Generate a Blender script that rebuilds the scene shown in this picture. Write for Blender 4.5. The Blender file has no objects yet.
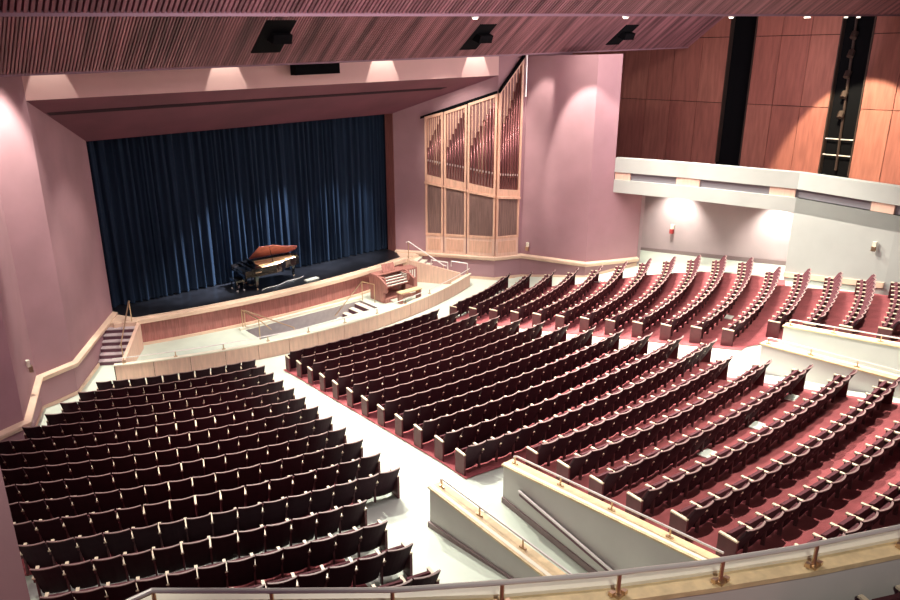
import bpy, math, random
from math import sin, cos, pi, radians, sqrt
from mathutils import Vector, Matrix
random.seed(7)
scn = bpy.context.scene
COL = scn.collection

# ------------------------------------------------------------------ materials
def mat(name, col, rough=.6, metal=0., noise=0., nscale=3., stretch=(1, 1, 1), bump=0., bscale=40., spec=.5, col2=None):
    m = bpy.data.materials.new(name); m.use_nodes = True
    nt = m.node_tree; b = nt.nodes['Principled BSDF']
    b.inputs['Base Color'].default_value = (*col, 1); b.inputs['Roughness'].default_value = rough
    b.inputs['Metallic'].default_value = metal; b.inputs['Specular IOR Level'].default_value = spec
    tc = nt.nodes.new('ShaderNodeTexCoord'); mp = nt.nodes.new('ShaderNodeMapping')
    mp.inputs['Scale'].default_value = stretch
    nt.links.new(tc.outputs['Object'], mp.inputs['Vector'])
    if noise > 0 or col2:
        n = nt.nodes.new('ShaderNodeTexNoise'); n.inputs['Scale'].default_value = nscale; n.inputs['Detail'].default_value = 6
        nt.links.new(mp.outputs['Vector'], n.inputs['Vector'])
        r = nt.nodes.new('ShaderNodeValToRGB')
        c2 = col2 or tuple(max(0, c*(1-noise)) for c in col)
        r.color_ramp.elements[0].position = .35; r.color_ramp.elements[1].position = .68
        r.color_ramp.elements[0].color = (*c2, 1); r.color_ramp.elements[1].color = (*[min(1, c*(1+noise*.35)) for c in col], 1)
        nt.links.new(n.outputs['Fac'], r.inputs['Fac']); nt.links.new(r.outputs['Color'], b.inputs['Base Color'])
    if bump > 0:
        n2 = nt.nodes.new('ShaderNodeTexNoise'); n2.inputs['Scale'].default_value = bscale
        nt.links.new(mp.outputs['Vector'], n2.inputs['Vector'])
        bp = nt.nodes.new('ShaderNodeBump'); bp.inputs['Strength'].default_value = bump; bp.inputs['Distance'].default_value = .02
        nt.links.new(n2.outputs['Fac'], bp.inputs['Height']); nt.links.new(bp.outputs['Normal'], b.inputs['Normal'])
    return m
def emis(name, col, s):
    m = mat(name, col); b = m.node_tree.nodes['Principled BSDF']
    b.inputs['Emission Color'].default_value = (*col, 1); b.inputs['Emission Strength'].default_value = s
    return m
M = {
 'pink': mat('pink_plaster', (.40, .225, .25), .8, noise=.12, nscale=.6, bump=.05),
 'pinkd': mat('mauve_lower_plaster', (.33, .19, .22), .8, noise=.12, nscale=.6),
 'fascia': mat('fascia_plaster', (.74, .47, .44), .8, noise=.06, nscale=.5),
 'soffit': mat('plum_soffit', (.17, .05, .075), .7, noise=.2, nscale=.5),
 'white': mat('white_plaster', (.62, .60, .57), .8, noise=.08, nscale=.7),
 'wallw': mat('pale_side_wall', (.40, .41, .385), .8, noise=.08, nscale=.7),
 'recess': mat('recess_plaster', (.50, .40, .41), .8, noise=.1, nscale=.7),
 'floor': mat('pale_floor', (.62, .70, .60), .55, noise=.10, nscale=.8),
 'carpet': mat('red_carpet', (.42, .10, .11), .95, noise=.2, nscale=3, bump=.3, bscale=200),
 'beige': mat('beige_ledge', (.78, .56, .42), .5, noise=.12, nscale=2, stretch=(1, 1, 6)),
 'cream': mat('cream_paint', (.85, .80, .66), .5, noise=.05),
 'palewood': mat('pale_wood', (.76, .50, .39), .5, noise=.12, nscale=3, stretch=(4, 4, .5)),
 'capwood': mat('cap_wood', (.80, .62, .36), .45, noise=.2, nscale=2, stretch=(3, 3, 8)),
 'redwood': mat('stage_front_wood', (.42, .16, .14), .5, noise=.3, nscale=4, stretch=(6, 6, .4)),
 'slat': mat('ceiling_slat', (.33, .145, .165), .6, noise=.68, nscale=1.1, stretch=(3.2, .22, .22)),
 'slatd': mat('ceiling_backing', (.10, .03, .045), .9),
 'rim': mat('ceiling_rim', (.22, .12, .15), .6),
 'black': mat('black', (.003, .003, .004), .9, spec=.1),
 'stage': mat('black_stage', (.012, .012, .016), .32, noise=.4, nscale=2),
 'curtain': mat('navy_velvet', (.010, .021, .043), .9, noise=.15, nscale=2, stretch=(3, 3, .3), spec=.2),
 'lac': mat('black_lacquer', (.004, .004, .005), .12, spec=.8),
 'gold': mat('soundboard_gold', (.85, .55, .25), .4, noise=.15, nscale=6),
 'lidred': mat('lid_painted_reflection', (.45, .13, .11), .3, noise=.35, nscale=3),  # red-brown reflection in the lid underside, put into its colour
 'brass': mat('brass', (.62, .45, .30), .3, metal=.9),
 'bronze': mat('dark_bronze', (.09, .06, .05), .4, metal=.6),
 'ivory': mat('ivory', (.85, .84, .76), .35),
 'consolew': mat('console_wood', (.42, .18, .15), .45, noise=.3, nscale=4, stretch=(4, 4, .6)),
 'casew': mat('organ_case_wood', (.72, .42, .30), .45, noise=.18, nscale=3, stretch=(4, 4, .5)),
 'back': mat('organ_backing', (.26, .12, .11), .7, noise=.35, nscale=5, stretch=(8, 8, .2)),
 'pipe': mat('copper_pipe', (.27, .10, .10), .32, metal=.75),
 'pipel': mat('pipe_bright', (.85, .72, .68), .3, metal=.7),
 'grille': mat('grille_slats', (.34, .20, .17), .7, noise=.4, nscale=4, stretch=(9, 9, .3)),
 'panel': mat('wall_wood_panel', (.34, .12, .092), .5, noise=.22, nscale=2.5, stretch=(3, 3, .35)),
 'panel2': mat('wall_wood_panel_light', (.385, .145, .108), .5, noise=.22, nscale=2.5, stretch=(3, 3, .35)),
 'shell': mat('seat_back_shell', (.036, .016, .023), .75, noise=.15, nscale=5, spec=.15),
 'cush': mat('seat_fabric', (.10, .021, .030), .9, noise=.2, nscale=20),
 'trim': mat('seat_trim', (.27, .17, .16), .5),
 'arm': mat('seat_arm', (.80, .68, .50), .4),
 'post': mat('seat_metal', (.10, .035, .04), .5),
 'endp': mat('seat_end_panel', (.12, .025, .032), .6, noise=.2, nscale=5),
 'grey': mat('grey_carpet', (.40, .36, .36), .9, noise=.1, nscale=5),
 'stair': mat('stair_tread', (.50, .40, .42), .85, noise=.15, nscale=8),
 'stairr': mat('stair_riser', (.16, .075, .10), .85),
 'base': mat('baseboard_brown', (.27, .20, .20), .6),
 'gap': mat('grey_screen', (.22, .20, .22), .7),
 'lamp': emis('lamp_glow', (1, .93, .75), 2.5),
 'steel': mat('pale_steel', (.80, .76, .73), .35, metal=.35),
 'plate': mat('pale_plate', (.85, .90, .82), .5),
 'red': mat('red_plastic', (.45, .05, .05), .5),
}
# ------------------------------------------------------------------ mesh builder
class MB:
    def __init__(s): s.v = []; s.f = []; s.m = []
    def poly(s, pts, m=0):
        n = len(s.v); s.v += [tuple(p) for p in pts]; s.f.append(tuple(range(n, n+len(pts)))); s.m.append(m)
    def hexa(s, b, t, m=0):       # bottom ring, top ring (same count)
        n = len(s.v); k = len(b); s.v += [tuple(p) for p in b]+[tuple(p) for p in t]
        s.f.append(tuple(range(n+k-1, n-1, -1))); s.m.append(m)
        s.f.append(tuple(range(n+k, n+2*k))); s.m.append(m)
        for i in range(k):
            j = (i+1) % k; s.f.append((n+i, n+j, n+k+j, n+k+i)); s.m.append(m)
    def prism(s, pts, z0, z1, m=0):
        z0l = z0 if isinstance(z0, (list, tuple)) else [z0]*len(pts); z1l = z1 if isinstance(z1, (list, tuple)) else [z1]*len(pts)
        s.hexa([(p[0], p[1], z) for p, z in zip(pts, z0l)], [(p[0], p[1], z) for p, z in zip(pts, z1l)], m)
    def box(s, c, d, m=0, rot=None):
        x, y, z = [k/2 for k in d]
        b = [Vector(q) for q in ((-x, -y, -z), (x, -y, -z), (x, y, -z), (-x, y, -z))]; t = [q+Vector((0, 0, 2*z)) for q in b]
        if rot is not None: b = [rot @ q for q in b]; t = [rot @ q for q in t]
        c = Vector(c); s.hexa([q+c for q in b], [q+c for q in t], m)
    def obox(s, a, b, w, z0, z1, m=0, side=0):   # box along ground segment a->b, thickness w; side 0 centred, +1 left, -1 right; z may be (za, zb)
        a = Vector(a[:2]); b = Vector(b[:2]); u = (b-a).normalized(); n = Vector((-u.y, u.x))
        lo, hi = (-w/2, w/2) if side == 0 else ((0, w) if side > 0 else (-w, 0))
        za0, zb0 = z0 if isinstance(z0, tuple) else (z0, z0); za1, zb1 = z1 if isinstance(z1, tuple) else (z1, z1)
        p = [a+n*lo, b+n*lo, b+n*hi, a+n*hi]
        s.prism(p, [za0, zb0, zb0, za0], [za1, zb1, zb1, za1], m)
    def tube(s, path, r, seg=6, m=0, close=False):
        P = [Vector(p) for p in path]; n0 = len(s.v); N = len(P)
        rr = r if isinstance(r, (list, tuple)) else [r]*N
        prev = None
        for i, p in enumerate(P):
            t = (P[min(i+1, N-1)]-P[max(i-1, 0)]).normalized()
            a = Vector((0, 0, 1)) if abs(t.z) < .9 else Vector((1, 0, 0))
            e1 = t.cross(a).normalized()
            if prev is not None and e1.dot(prev) < 0: e1 = -e1
            prev = e1; e2 = t.cross(e1).normalized()
            for k in range(seg):
                an = 2*pi*k/seg; s.v.append(tuple(p+(e1*cos(an)+e2*sin(an))*rr[i]))
        for i in range(N-1):
            for k in range(seg):
                a = n0+i*seg+k; b = n0+i*seg+(k+1) % seg
                s.f.append((a, b, b+seg, a+seg)); s.m.append(m)
        s.f.append(tuple(n0+k for k in range(seg))[::-1]); s.m.append(m)
        s.f.append(tuple(n0+(N-1)*seg+k for k in range(seg))); s.m.append(m)
    def sweep(s, path, prof, m=0):   # path of xy(z) with profile list of (offset to left normal, dz)
        P = [Vector(p) for p in path]; N = len(P); k = len(prof); n0 = len(s.v)
        for i, p in enumerate(P):
            d = []
            if i > 0: d.append((P[i]-P[i-1]).to_2d().normalized())
            if i < N-1: d.append((P[i+1]-P[i]).to_2d().normalized())
            nrm = [Vector((-q.y, q.x)) for q in d]
            n = sum(nrm, Vector((0, 0))).normalized(); sc = 1/max(.3, n.dot(nrm[0]))
            for o, dz in prof: s.v.append((p.x+n.x*o*sc, p.y+n.y*o*sc, p.z+dz))
        for i in range(N-1):
            for j in range(k):
                a = n0+i*k+j; b = n0+i*k+(j+1) % k
                s.f.append((a, b, b+k, a+k)); s.m.append(m)
        s.f.append(tuple(n0+j for j in range(k))[::-1]); s.m.append(m)
        s.f.append(tuple(n0+(N-1)*k+j for j in range(k))); s.m.append(m)
    def mesh(s, name, mats, smooth=False, inv=None):
        me = bpy.data.meshes.new(name)
        V = s.v if inv is None else [tuple(inv @ Vector(p)) for p in s.v]
        me.from_pydata(V, [], s.f)
        for k in (mats if isinstance(mats, (list, tuple)) else [mats]): me.materials.append(M[k])
        for p, mi in zip(me.polygons, s.m): p.material_index = mi
        if smooth:
            for p in me.polygons: p.use_smooth = True
        import bmesh
        bm = bmesh.new(); bm.from_mesh(me); bmesh.ops.recalc_face_normals(bm, faces=bm.faces); bm.to_mesh(me); bm.free()
        me.update(); return me
    def build(s, name, mats, parent=None, smooth=False, loc=None):
        """mesh given in world coordinates; stored relative to the parent (or to loc)"""
        if parent is not None: W = wmat(parent)
        elif loc is not None: W = Matrix.Translation(loc)
        else: W = Matrix.Identity(4)
        o = bpy.data.objects.new(name, s.mesh(name, mats, smooth, W.inverted())); COL.objects.link(o)
        if parent is not None: o.parent = parent
        elif loc is not None: o.location = loc
        return o
def wmat(o):
    W = o.matrix_basis.copy()
    while o.parent: o = o.parent; W = o.matrix_basis @ W
    return W
def tag(o, label=None, cat=None, group=None, kind=None):
    if label: o['label'] = label
    if cat: o['category'] = cat
    if group: o['group'] = group
    if kind: o['kind'] = kind
    return o
def thing(name, loc, label, cat, rz=0, group=None):
    o = bpy.data.objects.new(name, None); COL.objects.link(o); o.empty_display_size = .2
    o.location = loc; o.rotation_euler = (0, 0, rz); o.matrix_basis = Matrix.Translation(loc) @ Matrix.Rotation(rz, 4, 'Z')
    return tag(o, label, cat, group)
def struct(name, mb, mats, smooth=False):
    return tag(mb.build(name, mats, smooth=smooth), kind='structure')

# ------------------------------------------------------------------ hall geometry
YC, R1, B_, C_ = 21.204, 22.865, .14011, .00055
XW, YW, RW = 2.5167, 14.2288, 15.5931
SP = 1.05
SC = [3.643, 3.772, 3.921, 4.082, 4.222, 4.364, 4.514, 4.663, 4.818, 4.97, 5.129, 5.337, 4.127, 4.253, 4.407, 4.554, 4.652, 4.771, 4.88, 4.99, 5.1]
SA = [2.434, 2.623, 2.834, 3.037, 3.22, 3.417, 3.613, 3.806, 4.03, 4.222, 4.426, 4.65, 6.15, 6.39, 6.576, 6.813, 7.05, 7.286]
SE = [7.504, 8.08, 8.781, 9.491, 10.309, 11.397, 12.281, 12.952, 13.521, 13.741, 13.726, 12.506, 12.526, 12.31, 12.323, 12.335, 12.347, 12.36]
SL = [7.95, 8.79, 9.6, 10.28, 11.14, 12.2, 13.1, 13.8, 14.2, 14.3, 14.3, 14.2, 14.2, 14.2, 14.2, 14.2, 14.2, 14.2]
def zr(rho):
    i = max(rho, 1.)-1
    return B_*i+C_*i*i
def zf(rho): return zr(rho+.238)
def cpt(rho, s, dr=0):
    r = R1+(rho-1)*SP; th = s/r; r += dr
    return (r*sin(th), YC-r*cos(th)), th
def wpt(rho, s, side, dr=0):
    r = RW+(rho-1)*SP; th = s/r; r += dr
    return (side*(XW+r*sin(th)), YW-r*cos(th)), side*th
P0, P1, P2, P3, P4 = (7.5, 6.66), (10.38, 2.2), (11.72, 1.66), (12.85, -1.57), (15.46, -2.63)
B0, BK, B1, B2, B3 = (13.95, -2.05), (14.74, -5.3), (15.44, -9.88), (14.72, -13.9), (14.1, -19.5)
def mir(p): return (-p[0],)+tuple(p[1:])
TOP = 15.

# ---- floor
def fcol(rho, n_w=44, n_c=30):
    sc = 3.643+.154*(rho-1); sa = 2.434+.20*(rho-1)
    out = []
    smax = 17.5
    W = [sa+(smax-sa)*k/n_w for k in range(n_w+1)]
    for s in reversed(W): out.append(wpt(rho, s, -1)[0])
    a = wpt(rho, sa, -1)[0]; b = cpt(rho, -sc)[0]
    for t in [q/15 for q in range(1, 15)]: out.append((a[0]*(1-t)+b[0]*t, a[1]*(1-t)+b[1]*t))
    for k in range(n_c+1): out.append(cpt(rho, -sc+2*sc*k/n_c)[0])
    a, b = mir(b), mir(a)
    for t in [q/15 for q in range(1, 15)]: out.append((a[0]*(1-t)+b[0]*t, a[1]*(1-t)+b[1]*t))
    for s in W: out.append(wpt(rho, s, 1)[0])
    return out
mb = MB()
rhos = [.76+.25*k for k in range(0, 90)]
cols = [[(x, y, zf(r)) for x, y in fcol(r)] for r in rhos]
def invom(x, y):
    ax = abs(x)
    if y > -15.0 or y < -22: return False
    t = (-14.2-y)/4.5
    return 5.62-.03*t < ax < 7.45+.1*t
for a, b in zip(cols[:-1], cols[1:]):
    for k in range(len(a)-1):
        cx_ = sum(q[0] for q in (a[k], a[k+1], b[k], b[k+1]))/4; cy_ = sum(q[1] for q in (a[k], a[k+1], b[k], b[k+1]))/4
        if 5.28 < abs(cx_) < 7.33+.09*(-13.9-cy_) and cy_ < -14.15: continue
        if abs(cx_) > 18 or cy_ < -24: continue
        mb.poly((a[k], b[k], b[k+1], a[k+1]))
# fill beside the ramps, up to the parapets, then the ramps themselves
def zfl(y): 
    rho = 1+(YC-y-R1)/SP
    return zf(rho)
for sgn in (-1, 1):
    f = lambda p: (sgn*p[0], p[1], p[2])
    mb.poly([f((5.3, -13.5, 1.74)), f((7.5, -13.5, 1.74)), f((7.5, -14.1, 1.86)), f((5.3, -14.1, 1.86))])
    mb.poly([f((5.30, -14.1, 1.86)), f((7.46, -14.1, 1.86)), f((8.1, -23, .1)), f((5.3, -23, .1))])
# flat front floor around the pit opening
HX0, HX1, HY0, HY1 = -2.8, 3.3, 2.65, 4.05
zz = -.012
for x0, x1, y0, y1 in ((-18, 18, -4, HY0), (-18, 18, HY1, 9), (-18, HX0, HY0, HY1), (HX1, 18, HY0, HY1)):
    mb.poly([(x0, y0, zz), (x1, y0, zz), (x1, y1, zz), (x0, y1, zz)])
struct('floor', mb, 'floor')

# ---- carpets under the seating blocks
def carpet(fn, lo, hi, r0, r1, name, label, n=22):
    mb = MB(); rr = []; r = r0
    while r < r1+1e-6: rr.append(r); r += .25
    g = []
    for r in rr:
        a, b = lo(r), hi(r)
        g.append([(*fn(r, a+(b-a)*k/n), zf(r)+.03) for k in range(n+1)])
    for a, b in zip(g[:-1], g[1:]):
        for k in range(n): mb.poly((a[k], b[k], b[k+1], a[k+1]))
    o = mb.build(name, 'carpet'); tag(o, label, 'carpet')
def interp(L, r, d=0):
    i = min(max(r-1, 0), len(L)-1.001); k = int(i); return L[k]*(1-(i-k))+L[k+1]*(i-k)+d
carpet(lambda r, s: cpt(r, s)[0], lambda r: -interp(SC[:12], r, .10), lambda r: interp(SC[:12], r, .10), .76-.25, 12.01, 'red_carpet', 'red carpet under the front rows of the middle block')
carpet(lambda r, s: cpt(r, s)[0], lambda r: -4.45-.09*(r-13), lambda r: 4.45+.09*(r-13), 12.01, 22.1, 'red_carpet', 'red carpet under the rear rows of the middle block')
carpet(lambda r, s: wpt(r, s, 1)[0], lambda r: interp(SA[:12], r, -.3), lambda r: interp(SE[:11]+[13.4], r, .1), .76, 12.4, 'red_carpet', 'red carpet under the front rows of the right block')
carpet(lambda r, s: wpt(r, s, 1)[0], lambda r: interp(SA, r, -.25), lambda r: 12.6, 12.26, 18., 'red_carpet', 'red carpet behind the parapet in the right block')
carpet(lambda r, s: wpt(r, s, -1)[0], lambda r: interp(SA[:12], r, .8), lambda r: interp(SL, r, -.1), 1.26, 11.76, 'red_carpet', 'dark red carpet hidden between the left block rows')
carpet(lambda r, s: wpt(r, s, -1)[0], lambda r: interp(SA, r, .8), lambda r: interp(SL, r, -.1), 12.9, 18., 'red_carpet', 'dark red carpet at the rear of the left block')

# ---- side walls
def wall(name, pts, z0, z1, m='pink', w=.3, side=1):
    mb = MB()
    mb.sweep([(p[0], p[1], 0) for p in pts], [(0, z0), (w*side, z0), (w*side, z1), (0, z1)])
    return struct(name, mb, m)
wall('wall_right', [P0, P1, P2], -.2, TOP, side=1)
wall('wall_right_pier', [P2, P3, B0], -.2, 10.84, side=1)
wall('wall_right_pier', [B0, P4], -.2, 4.62, side=1)
wall('wall_left', [mir(p) for p in (P0, P1, P2, P3, P4)], -.2, TOP, side=-1)
wall('wall_left_recess', [(-15.76, -2.6), (-17.8, -1.0), (-17.6, -9.88)], -.2, TOP, 'recess', side=-1)
wall('wall_left_rear', [(-17.6, -9.95), (-15.44, -9.95), (-15.08, -13.9), (-17.6, -14.1)], -.2, TOP, side=-1)
wall('wall_right_recess', [(15.76, -2.6), (17.95, -.6), (17.6, -9.9)], -.2, 4.6, 'recess', side=1)
wall('wall_right_rear', [(17.6, -10.0), (15.5, -10.0)], -.2, 4.6, 'white', side=1)
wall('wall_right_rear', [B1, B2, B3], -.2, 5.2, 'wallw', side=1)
# proscenium return jambs and stage house
for sgn in (-1, 1):
    mb = MB(); mb.box((sgn*7.58, 7.02, 4.2), (.16, .66, 8.6)); struct('wall_proscenium_jamb', mb, 'redwood' if sgn > 0 else 'pink')
mb = MB(); mb.box((0, 9.4, 5), (22, .2, 12)); struct('wall_stage_back', mb, 'black')
for sgn in (-1, 1):
    mb = MB(); mb.box((sgn*8.6, 8.2, 5), (.2, 2.2, 12)); struct('wall_stage_side', mb, 'black')
# soffit and fascia above the stage
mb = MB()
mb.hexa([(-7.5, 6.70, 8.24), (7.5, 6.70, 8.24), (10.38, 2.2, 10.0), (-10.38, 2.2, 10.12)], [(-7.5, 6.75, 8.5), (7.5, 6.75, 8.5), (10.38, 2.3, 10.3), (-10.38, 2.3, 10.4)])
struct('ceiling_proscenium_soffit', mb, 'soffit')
mb = MB()
mb.hexa([(-9.55, 3.35, 9.63), (8.2, 3.35, 9.55), (8.0, 3.62, 9.45), (-9.4, 3.62, 9.52)], [(-9.55, 3.35, 9.75), (8.2, 3.35, 9.7), (8.0, 3.7, 9.6), (-9.4, 3.7, 9.65)])
o = mb.build('soffit_light_slot', 'shell'); tag(o, 'long dark recessed light slot running across the plum soffit above the stage', 'light slot')
mb = MB(); mb.hexa([(-10.38, 2.2, 10.12), (10.38, 2.2, 10.0), (10.38, 2.5, 10.0), (-10.38, 2.5, 10.12)], [(-10.38, 2.2, TOP), (10.38, 2.2, TOP), (10.38, 2.5, TOP), (-10.38, 2.5, TOP)])
struct('wall_fascia', mb, 'fascia')
mb = MB(); mb.box((0, 7.15, 9.6), (17.4, .12, 2.75)); struct('wall_stage_header', mb, 'black')
# roof
mb = MB(); mb.box((1, -9, TOP+.2), (52, 42, .3)); struct('ceiling', mb, 'slatd')
# far wood wall, behind the right balcony
mb = MB(); seams = [6.1, 4.23, 2.59, 1.03, -.58, -2.04, None, -3.43, -4.72, -6.11, -7.42, None, -8.83, -10.17, -11.6, -13.0, -14.4, -15.8]
mb.box((23.0, -6, 9.9), (.2, 36, 10.4)); struct('wall_far_right', mb, 'black')
t = thing('wood_panel_wall', (22.7, -5, 5.1), 'tall wall of reddish wood panels behind the right balcony', 'wall panelling')
cells = []; prev = None
for k, s_ in enumerate(seams):
    if s_ is None: prev = None; continue
    if prev is not None: cells.append((prev, s_))
    prev = s_
cells.append((12, 7.7)); cells.append((7.7, 6.1))
zs = [4.72, 8.17, 11.42, 14.6]
for n, (a, b) in enumerate(cells):
    for z0, z1 in zip(zs[:-1], zs[1:]):
        mb = MB(); mb.box((22.68, (a+b)/2, (z0+z1)/2), (.12, abs(a-b)-.03, z1-z0-.03))
        mb.build('panel', 'panel' if (n+int(z0)) % 3 else 'panel2', t)
for (a, b), lab in (((-2.04, -3.43), 'first'), ((-7.42, -8.83), 'second')):
    t = thing('lighting_slot', (22.8, (a+b)/2, 5.1), 'tall black vertical lighting slot in the wood wall, %s' % ('nearer the organ' if lab == 'first' else 'with rungs at its foot'), 'lighting slot')
    for y in (a-.03, b+.03):
        mb = MB(); mb.box((22.74, y, 9.9), (.3, .05, 9.6)); mb.build('side_trim', 'bronze', t)
    if lab == 'second':
        for z in (6.0, 6.75):
            mb = MB(); mb.tube([(22.72, a, z), (22.72, b, z)], .03, m=0); mb.build('rung', 'steel', t)
        mb = MB(); mb.tube([(22.72, a-.75, 5.3), (22.72, a-.55, 12.3)], .06); mb.build('pipe', 'bronze', t)
        for z in (8, 8.9, 9.8, 10.7, 11.5):
            mb = MB(); mb.tube([(22.66, a-.62, z), (22.5, a-.62, z-.25)], .14, 10); mb.build('spotlight', 'bronze', t)

# side balcony on the right
bal = [B0, BK, B1, B2, B3]
t = thing('side_balcony', (14.7, -8, 4.6), 'white banded balcony front running along the right wall', 'balcony')
for nm, z0, z1, w in (('upper_band', 5.56, 6.22, .35), ('lower_band', 4.6, 5.2, .35)):
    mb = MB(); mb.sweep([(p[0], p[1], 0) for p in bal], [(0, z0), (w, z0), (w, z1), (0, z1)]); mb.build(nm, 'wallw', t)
mb = MB(); mb.sweep([(p[0], p[1], 0) for p in bal], [(.16, 5.18), (.3, 5.18), (.3, 5.6), (.16, 5.6)]); mb.build('grey_inset', 'gap', t)
def along(path, d):
    for a, b in zip(path[:-1], path[1:]):
        L = (Vector(b)-Vector(a)).length
        if d <= L: q = Vector(a)+(Vector(b)-Vector(a))*d/L; return (q.x, q.y)
        d -= L
    return path[-1]
for d0, d1 in ((.02, .75), (2.9, 3.95), (6.9, 7.9), (11.0, 11.85), (15, 15.9)):
    mb = MB(); mb.sweep([(*along(bal, d0), 0), (*along(bal, d1), 0)], [(.06, 5.2), (.2, 5.2), (.2, 5.56), (.06, 5.56)]); mb.build('wood_block', 'palewood', t)
mb = MB(); mb.prism([(14.1, -1.8), (14.0, 8), (22.6, 8), (22.6, -20), (14.4, -19.5), (15.0, -13.9), (15.75, -9.88), (15.0, -5.3)], 4.60, 4.70); mb.build('balcony_floor', 'recess', t)
mb = MB(); mb.box((18.3, 8.2, 9.8), (9.5, .2, 10.4)); struct('wall_balcony_end', mb, 'pinkd')

# ledge along the walls (chair rail) and baseboards
LZ = 1.18
def ledge(name, pts, side):
    mb = MB(); mb.sweep([(p[0], p[1], 0) for p in pts], [(0, LZ-.13), (-.16*side, LZ-.13), (-.20*side, LZ-.03), (-.20*side, LZ+.03), (0, LZ+.08)])
    struct(name, mb, 'beige')
ledge('trim_right', [P0, P1, P2, P3, P4], 1)
ledge('trim_left', [mir(p) for p in (P0, P1, P2, P3, P4)], -1)
def base(name, pts, side, m='beige'):
    mb = MB(); mb.sweep([(p[0], p[1], p[2]) for p in pts], [(0, -.1), (-.05*side, -.1), (-.05*side, .12), (0, .12)])
    struct(name, mb, m)
base('baseboard_left', [(-9.0, 4.3, 0), (*mir(P1), 0), (*mir(P2), 0), (*mir(P3), .35)], -1)
base('baseboard_right', [(9.0, 4.3, 0), (*P1, 0), (*P2, .02), (*P3, .45), (*P4, .85)], 1)
base('baseboard_right_recess', [(17.95, -.7, .85), (17.6, -9.9, 1.9)], 1, 'base')
base('baseboard_right_rear', [(*B1, 1.95), (*B2, 2.55)], 1)

# ---- stage
t = thing('stage', (0, 5.5, 0), 'raised black stage with a curved beige nosing and wood front', 'stage')
def sy(x): return 4.36+.0158*x*x
n = 40; xs = [-7.45+14.9*k/n for k in range(n+1)]
mb = MB(); pts = [(x, sy(x)+.42) for x in xs]+[(7.45, 9.28), (-7.45, 9.28)]
mb.prism(pts, .9, 1.14); mb.build('stage_deck', 'stage', t)
mb = MB(); xs2 = [-7.9+15.9*k/n for k in range(n+1)]
mb.sweep([(x, sy(x), 1.14) for x in xs2], [(0, -.16), (.46, -.16), (.46, .012), (.2, .03), (.19, .0), (0, 0)]); mb.build('nosing', 'beige', t)
mb = MB(); mb.sweep([(x, sy(x)+.2, 0) for x in xs], [(0, 0), (.1, 0), (.1, 1.0), (0, 1.0)]); mb.build('wood_front', 'redwood', t)
mb = MB(); mb.sweep([(x, sy(x)+.12, 0) for x in xs], [(0, -.01), (.08, -.01), (.08, .1), (0, .1)]); mb.build('base_strip', 'beige', t)

# ---- curtain
t = thing('stage_curtain', (0, 7.45, 1.15), 'dark navy pleated velvet curtain closing the stage', 'curtain')
def curtain(x0, x1, seed):
    rnd = random.Random(seed); mb = MB(); X = []; x = x0; ph = 0
    cols = []
    xs_ = []; k = 0
    while x < x1: xs_.append(x); x += .045
    fr = []; ph = 0
    for x in xs_:
        per = .34+.12*sin(x*1.7+seed)+.05*sin(x*4.1); ph += 2*pi*.045/per; fr.append(ph)
    zsr = [1.17, 1.8, 2.6, 4, 6, 8.2, 9.0]
    for x, ph in zip(xs_, fr):
        c = []
        for z in zsr:
            amp = .12*(1.15-.04*(z-1)); c.append((x+.03*sin(ph*.5+z*.4), 7.52+amp*(sin(ph)+.35*sin(2.3*ph+1+z*.2)), z))
        cols.append(c)
    n0 = 0
    for c in cols: mb.v += c
    k = len(zsr)
    for i in range(len(cols)-1):
        for j in range(k-1):
            a = i*k+j; mb.f.append((a, a+k, a+k+1, a+1)); mb.m.append(0)
    return mb
curtain(-8.4, .05, 1).build('curtain_panel', 'curtain', t, smooth=True)
curtain(.0, 8.45, 5).build('curtain_panel', 'curtain', t, smooth=True)

# ---- steps at both ends of the stage
def stairs(sgn):
    lab = 'carpeted steps rising to the stage beside the left wall' if sgn < 0 else 'pale steps rising to the stage below the organ'
    u = (Vector(P1)-Vector(P0)).normalized(); n_ = Vector((-u.y, u.x))*-1   # down-run and across (towards centre)
    if n_.x > 0: n_ = -n_
    A = Vector(P0)+u*1.2+n_*.02
    t = thing('stage_steps', (sgn*A.x, A.y, 0), lab, 'steps')
    nst = 7; run = .27; rise = 1.15/nst
    for k in range(nst-1):
        p = A+u*run*k; q = A+u*run*(k+1); w = n_*1.22
        pts = [p, q, q+w, p+w]; pts = [(sgn*v.x, v.y) for v in pts]
        mb = MB(); mb.prism(pts, 0, 1.15-rise*(k+1)-.03, 0); mb.build('riser', 'stairr' if sgn < 0 else 'stair', t)
        e = -u*.0; pts2 = [p, q+u*.02, q+u*.02+w, p+w]; pts2 = [(sgn*v.x, v.y) for v in pts2]
        mb = MB(); mb.prism(pts2, 1.15-rise*(k+1)-.03, 1.15-rise*(k+1), 0); mb.build('tread', 'stair' if sgn < 0 else 'cream', t)
    # landing between steps and stage edge
    p = A-u*1.2; pts = [p, A, A+n_*1.22, A+n_*1.22-u*.5]; mb = MB(); mb.prism([(sgn*v.x, v.y) for v in pts], 0, 1.15); mb.build('landing', 'beige', t)
    return A, u, n_
A, u, n_ = stairs(-1); stairs(1)
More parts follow.
